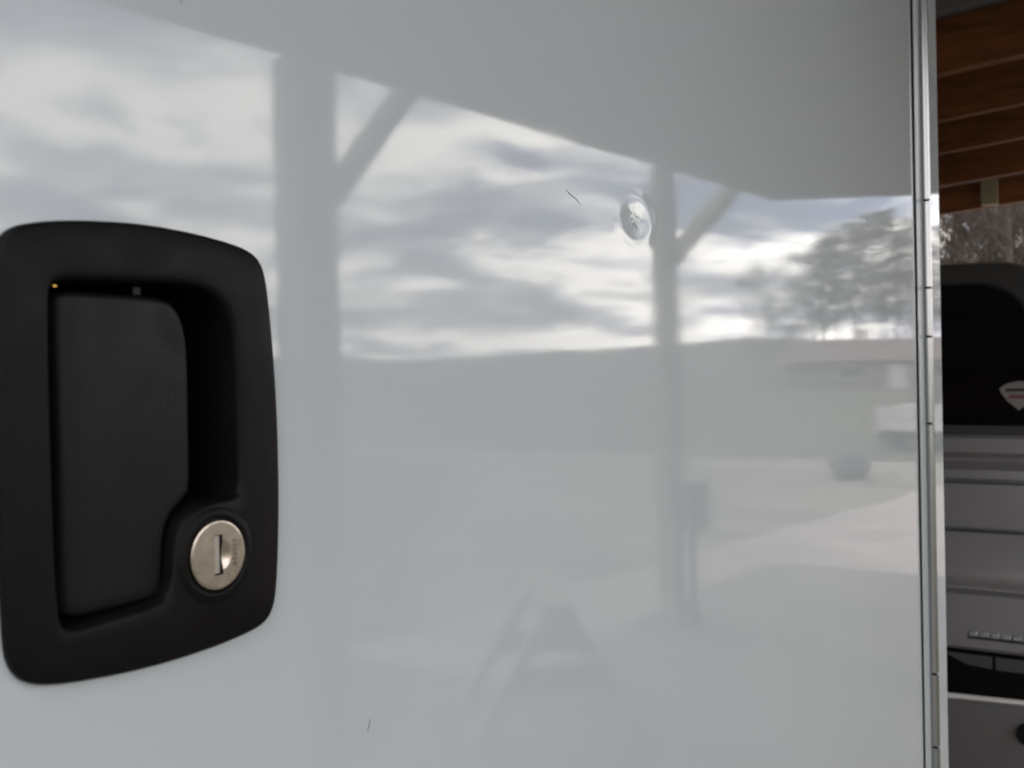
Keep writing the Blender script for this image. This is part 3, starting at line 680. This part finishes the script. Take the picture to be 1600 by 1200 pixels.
# ------------------------------------------------------------------ trees
def grow(rnd, h, spread, bare=True):
    tr, tw = MB(), MB()
    def limb(p, d, l, r_, lev):
        pts = [p]; rad = [r_]; q = p.copy(); dd = d.copy(); n_ = 5 if lev == 0 else 3
        for i in range(n_):
            dd = (dd + Vector((rnd.uniform(-1,1), rnd.uniform(-1,1), rnd.uniform(-0.3, 0.8)))*(0.07 if lev == 0 else 0.16)).normalized()
            q = q + dd*(l/n_); pts.append(q.copy()); rad.append(r_*(1-0.78*(i+1)/n_))
        tr.tube(pts, rad, 7 if lev == 0 else 4, cap=False)
        if lev < 2:
            k_ = 13 if lev == 0 else 5
            for i in range(k_):
                t = rnd.uniform(0.32 if lev == 0 else 0.25, 1.0); f_ = t*(len(pts)-1); j = min(int(f_), len(pts)-2)
                b = pts[j].lerp(pts[j+1], f_-j); a = rnd.uniform(0, 6.283)
                nd = (dd*0.75 + Vector((math.cos(a), math.sin(a), rnd.uniform(0.0, 0.5)))*spread).normalized()
                limb(b, nd, l*rnd.uniform(0.34, 0.52)*(1.15-0.5*t), r_*(0.42 if lev == 0 else 0.5)*(1.1-0.6*t), lev+1)
        if lev >= 1:
            k_ = 16 if lev == 2 else 10
            for i in range(k_):
                t = rnd.uniform(0.2, 1.0); f_ = t*(len(pts)-1); j = min(int(f_), len(pts)-2)
                b = pts[j].lerp(pts[j+1], f_-j)
                nd = (dd*0.6 + Vector((rnd.uniform(-1,1), rnd.uniform(-1,1), rnd.uniform(-0.4,0.9)))).normalized()
                ll = rnd.uniform(0.5, 1.1)*h/13; wv = nd.cross(Vector((rnd.uniform(-1,1), rnd.uniform(-1,1), rnd.uniform(-1,1)))).normalized()*(0.016*h/13)
                e_ = b+nd*ll; mdl = b+nd*ll*0.55
                tw.add([b-wv, b+wv, e_], [(0, 1, 2)])
                for _ in range(3):
                    n2_ = (nd + Vector((rnd.uniform(-1,1), rnd.uniform(-1,1), rnd.uniform(-0.5,0.8)))*0.9).normalized()
                    b2 = b + nd*ll*rnd.uniform(0.2, 0.9)
                    tw.add([b2-wv*0.8, b2+wv*0.8, b2+n2_*ll*0.55], [(0, 1, 2)])
    limb(Vector((0, 0, -0.2)), Vector((0, 0, 1)), h*0.82, h*0.0125, 0)
    return tr, tw
def pine(rnd, h):
    tr, cr = MB(), MB()
    pts = [Vector((rnd.uniform(-.05,.05)*i, rnd.uniform(-.05,.05)*i, -0.2 + h*i/7)) for i in range(8)]
    tr.tube(pts, [h*0.017*(1-0.85*i/7) for i in range(8)], 8, cap=False)
    n_ = 60
    for i in range(n_):
        t = 0.36+0.64*(i/n_)**0.9; z = h*t; a = i*2.4+rnd.uniform(-.4,.4)
        l = h*0.19*math.sin(math.pi*min(1, (t-0.36)/0.64*0.86+0.14))**0.6*rnd.uniform(0.55, 1.1)+0.25
        d = Vector((math.cos(a), math.sin(a), rnd.uniform(-0.15, 0.35))); b = Vector((0, 0, z))
        tr.tube([b, b+d*l], [h*0.004, h*0.001], 4, cap=False)
        for _ in range(22):
            s_ = rnd.uniform(0.3, 1.05); c_ = b+d*l*s_+Vector((rnd.gauss(0,1), rnd.gauss(0,1), rnd.gauss(0,0.6)))*(0.30*h/14)
            dirn = Vector((rnd.uniform(-1,1), rnd.uniform(-1,1), rnd.uniform(-0.6,1))).normalized(); w_ = dirn.cross(Vector((rnd.uniform(-1,1), rnd.uniform(-1,1), rnd.uniform(-1,1)))).normalized()
            q = 0.24*h/14
            cr.add([c_-w_*q*0.45, c_+w_*q*0.45, c_+dirn*q*1.6], [(0, 1, 2)])
    return tr, cr
bare_protos = []
for k_ in range(4):
    rnd = random.Random(100+k_); tr, tw = grow(rnd, 12.5, 0.95)
    bare_protos.append((tr.mesh('bare_trunk', True), tw.mesh('bare_twigs', False, False)))
pine_protos = []
for k_ in range(3):
    rnd = random.Random(200+k_); tr, cr = pine(rnd, 14.0)
    pine_protos.append((tr.mesh('pine_trunk', True), cr.mesh('pine_crown', False, False)))
def plant(kind, i, x, y, sc, name, label, group):
    tm, cm = (bare_protos if kind == 'bare' else pine_protos)[i % (4 if kind == 'bare' else 3)]
    t = empty(name, (x, y, 0), i*1.7); t.scale = (sc, sc, sc); tag(t, label, 'tree', group)
    obj('trunk', tm, M['bark'], t); obj('crown', cm, M['twig'] if kind == 'bare' else M['needle'], t)
rnd = random.Random(3)
# bare woods beyond the truck
for i in range(30):
    th = R(rnd.uniform(79.8, 91.0)); r_ = rnd.uniform(62, 105)
    plant('bare', i, math.sin(th)*r_, math.cos(th)*r_, rnd.uniform(1.15, 1.6), 'bare_tree', 'bare grey-brown tree in the woods behind the silver truck', 'bare woods behind the truck')
# tree group behind the house (mirrored at the right of the door)
def polar(deg, r_): return math.sin(R(deg))*r_, -math.cos(R(deg))*r_
for i, (dg_, r_, sc) in enumerate(((74.2, 88, 0.84), (75.7, 95, 1.0), (77.2, 88, 0.99), (78.5, 95, 0.99), (80.2, 92, 0.92))):
    x, y = polar(dg_, r_); plant('pine', i, x, y, sc, 'pine_tree', 'tall dark pine in the clump behind the brown-roofed house', 'pines behind the house')
for i, (dg_, r_, sc) in enumerate(((70.4, 84, 0.42), (71.2, 90, 0.85), (71.9, 86, 0.55), (72.6, 84, 0.62), (73.3, 86, 0.95), (74.9, 85, 1.02), (76.4, 86, 1.08), (77.9, 85, 1.04), (79.3, 86, 1.0))):
    x, y = polar(dg_, r_); plant('bare', i+1, x, y, sc, 'bare_tree', 'leafless tree at the edge of the pines behind the house', 'leafless trees beside the pines')
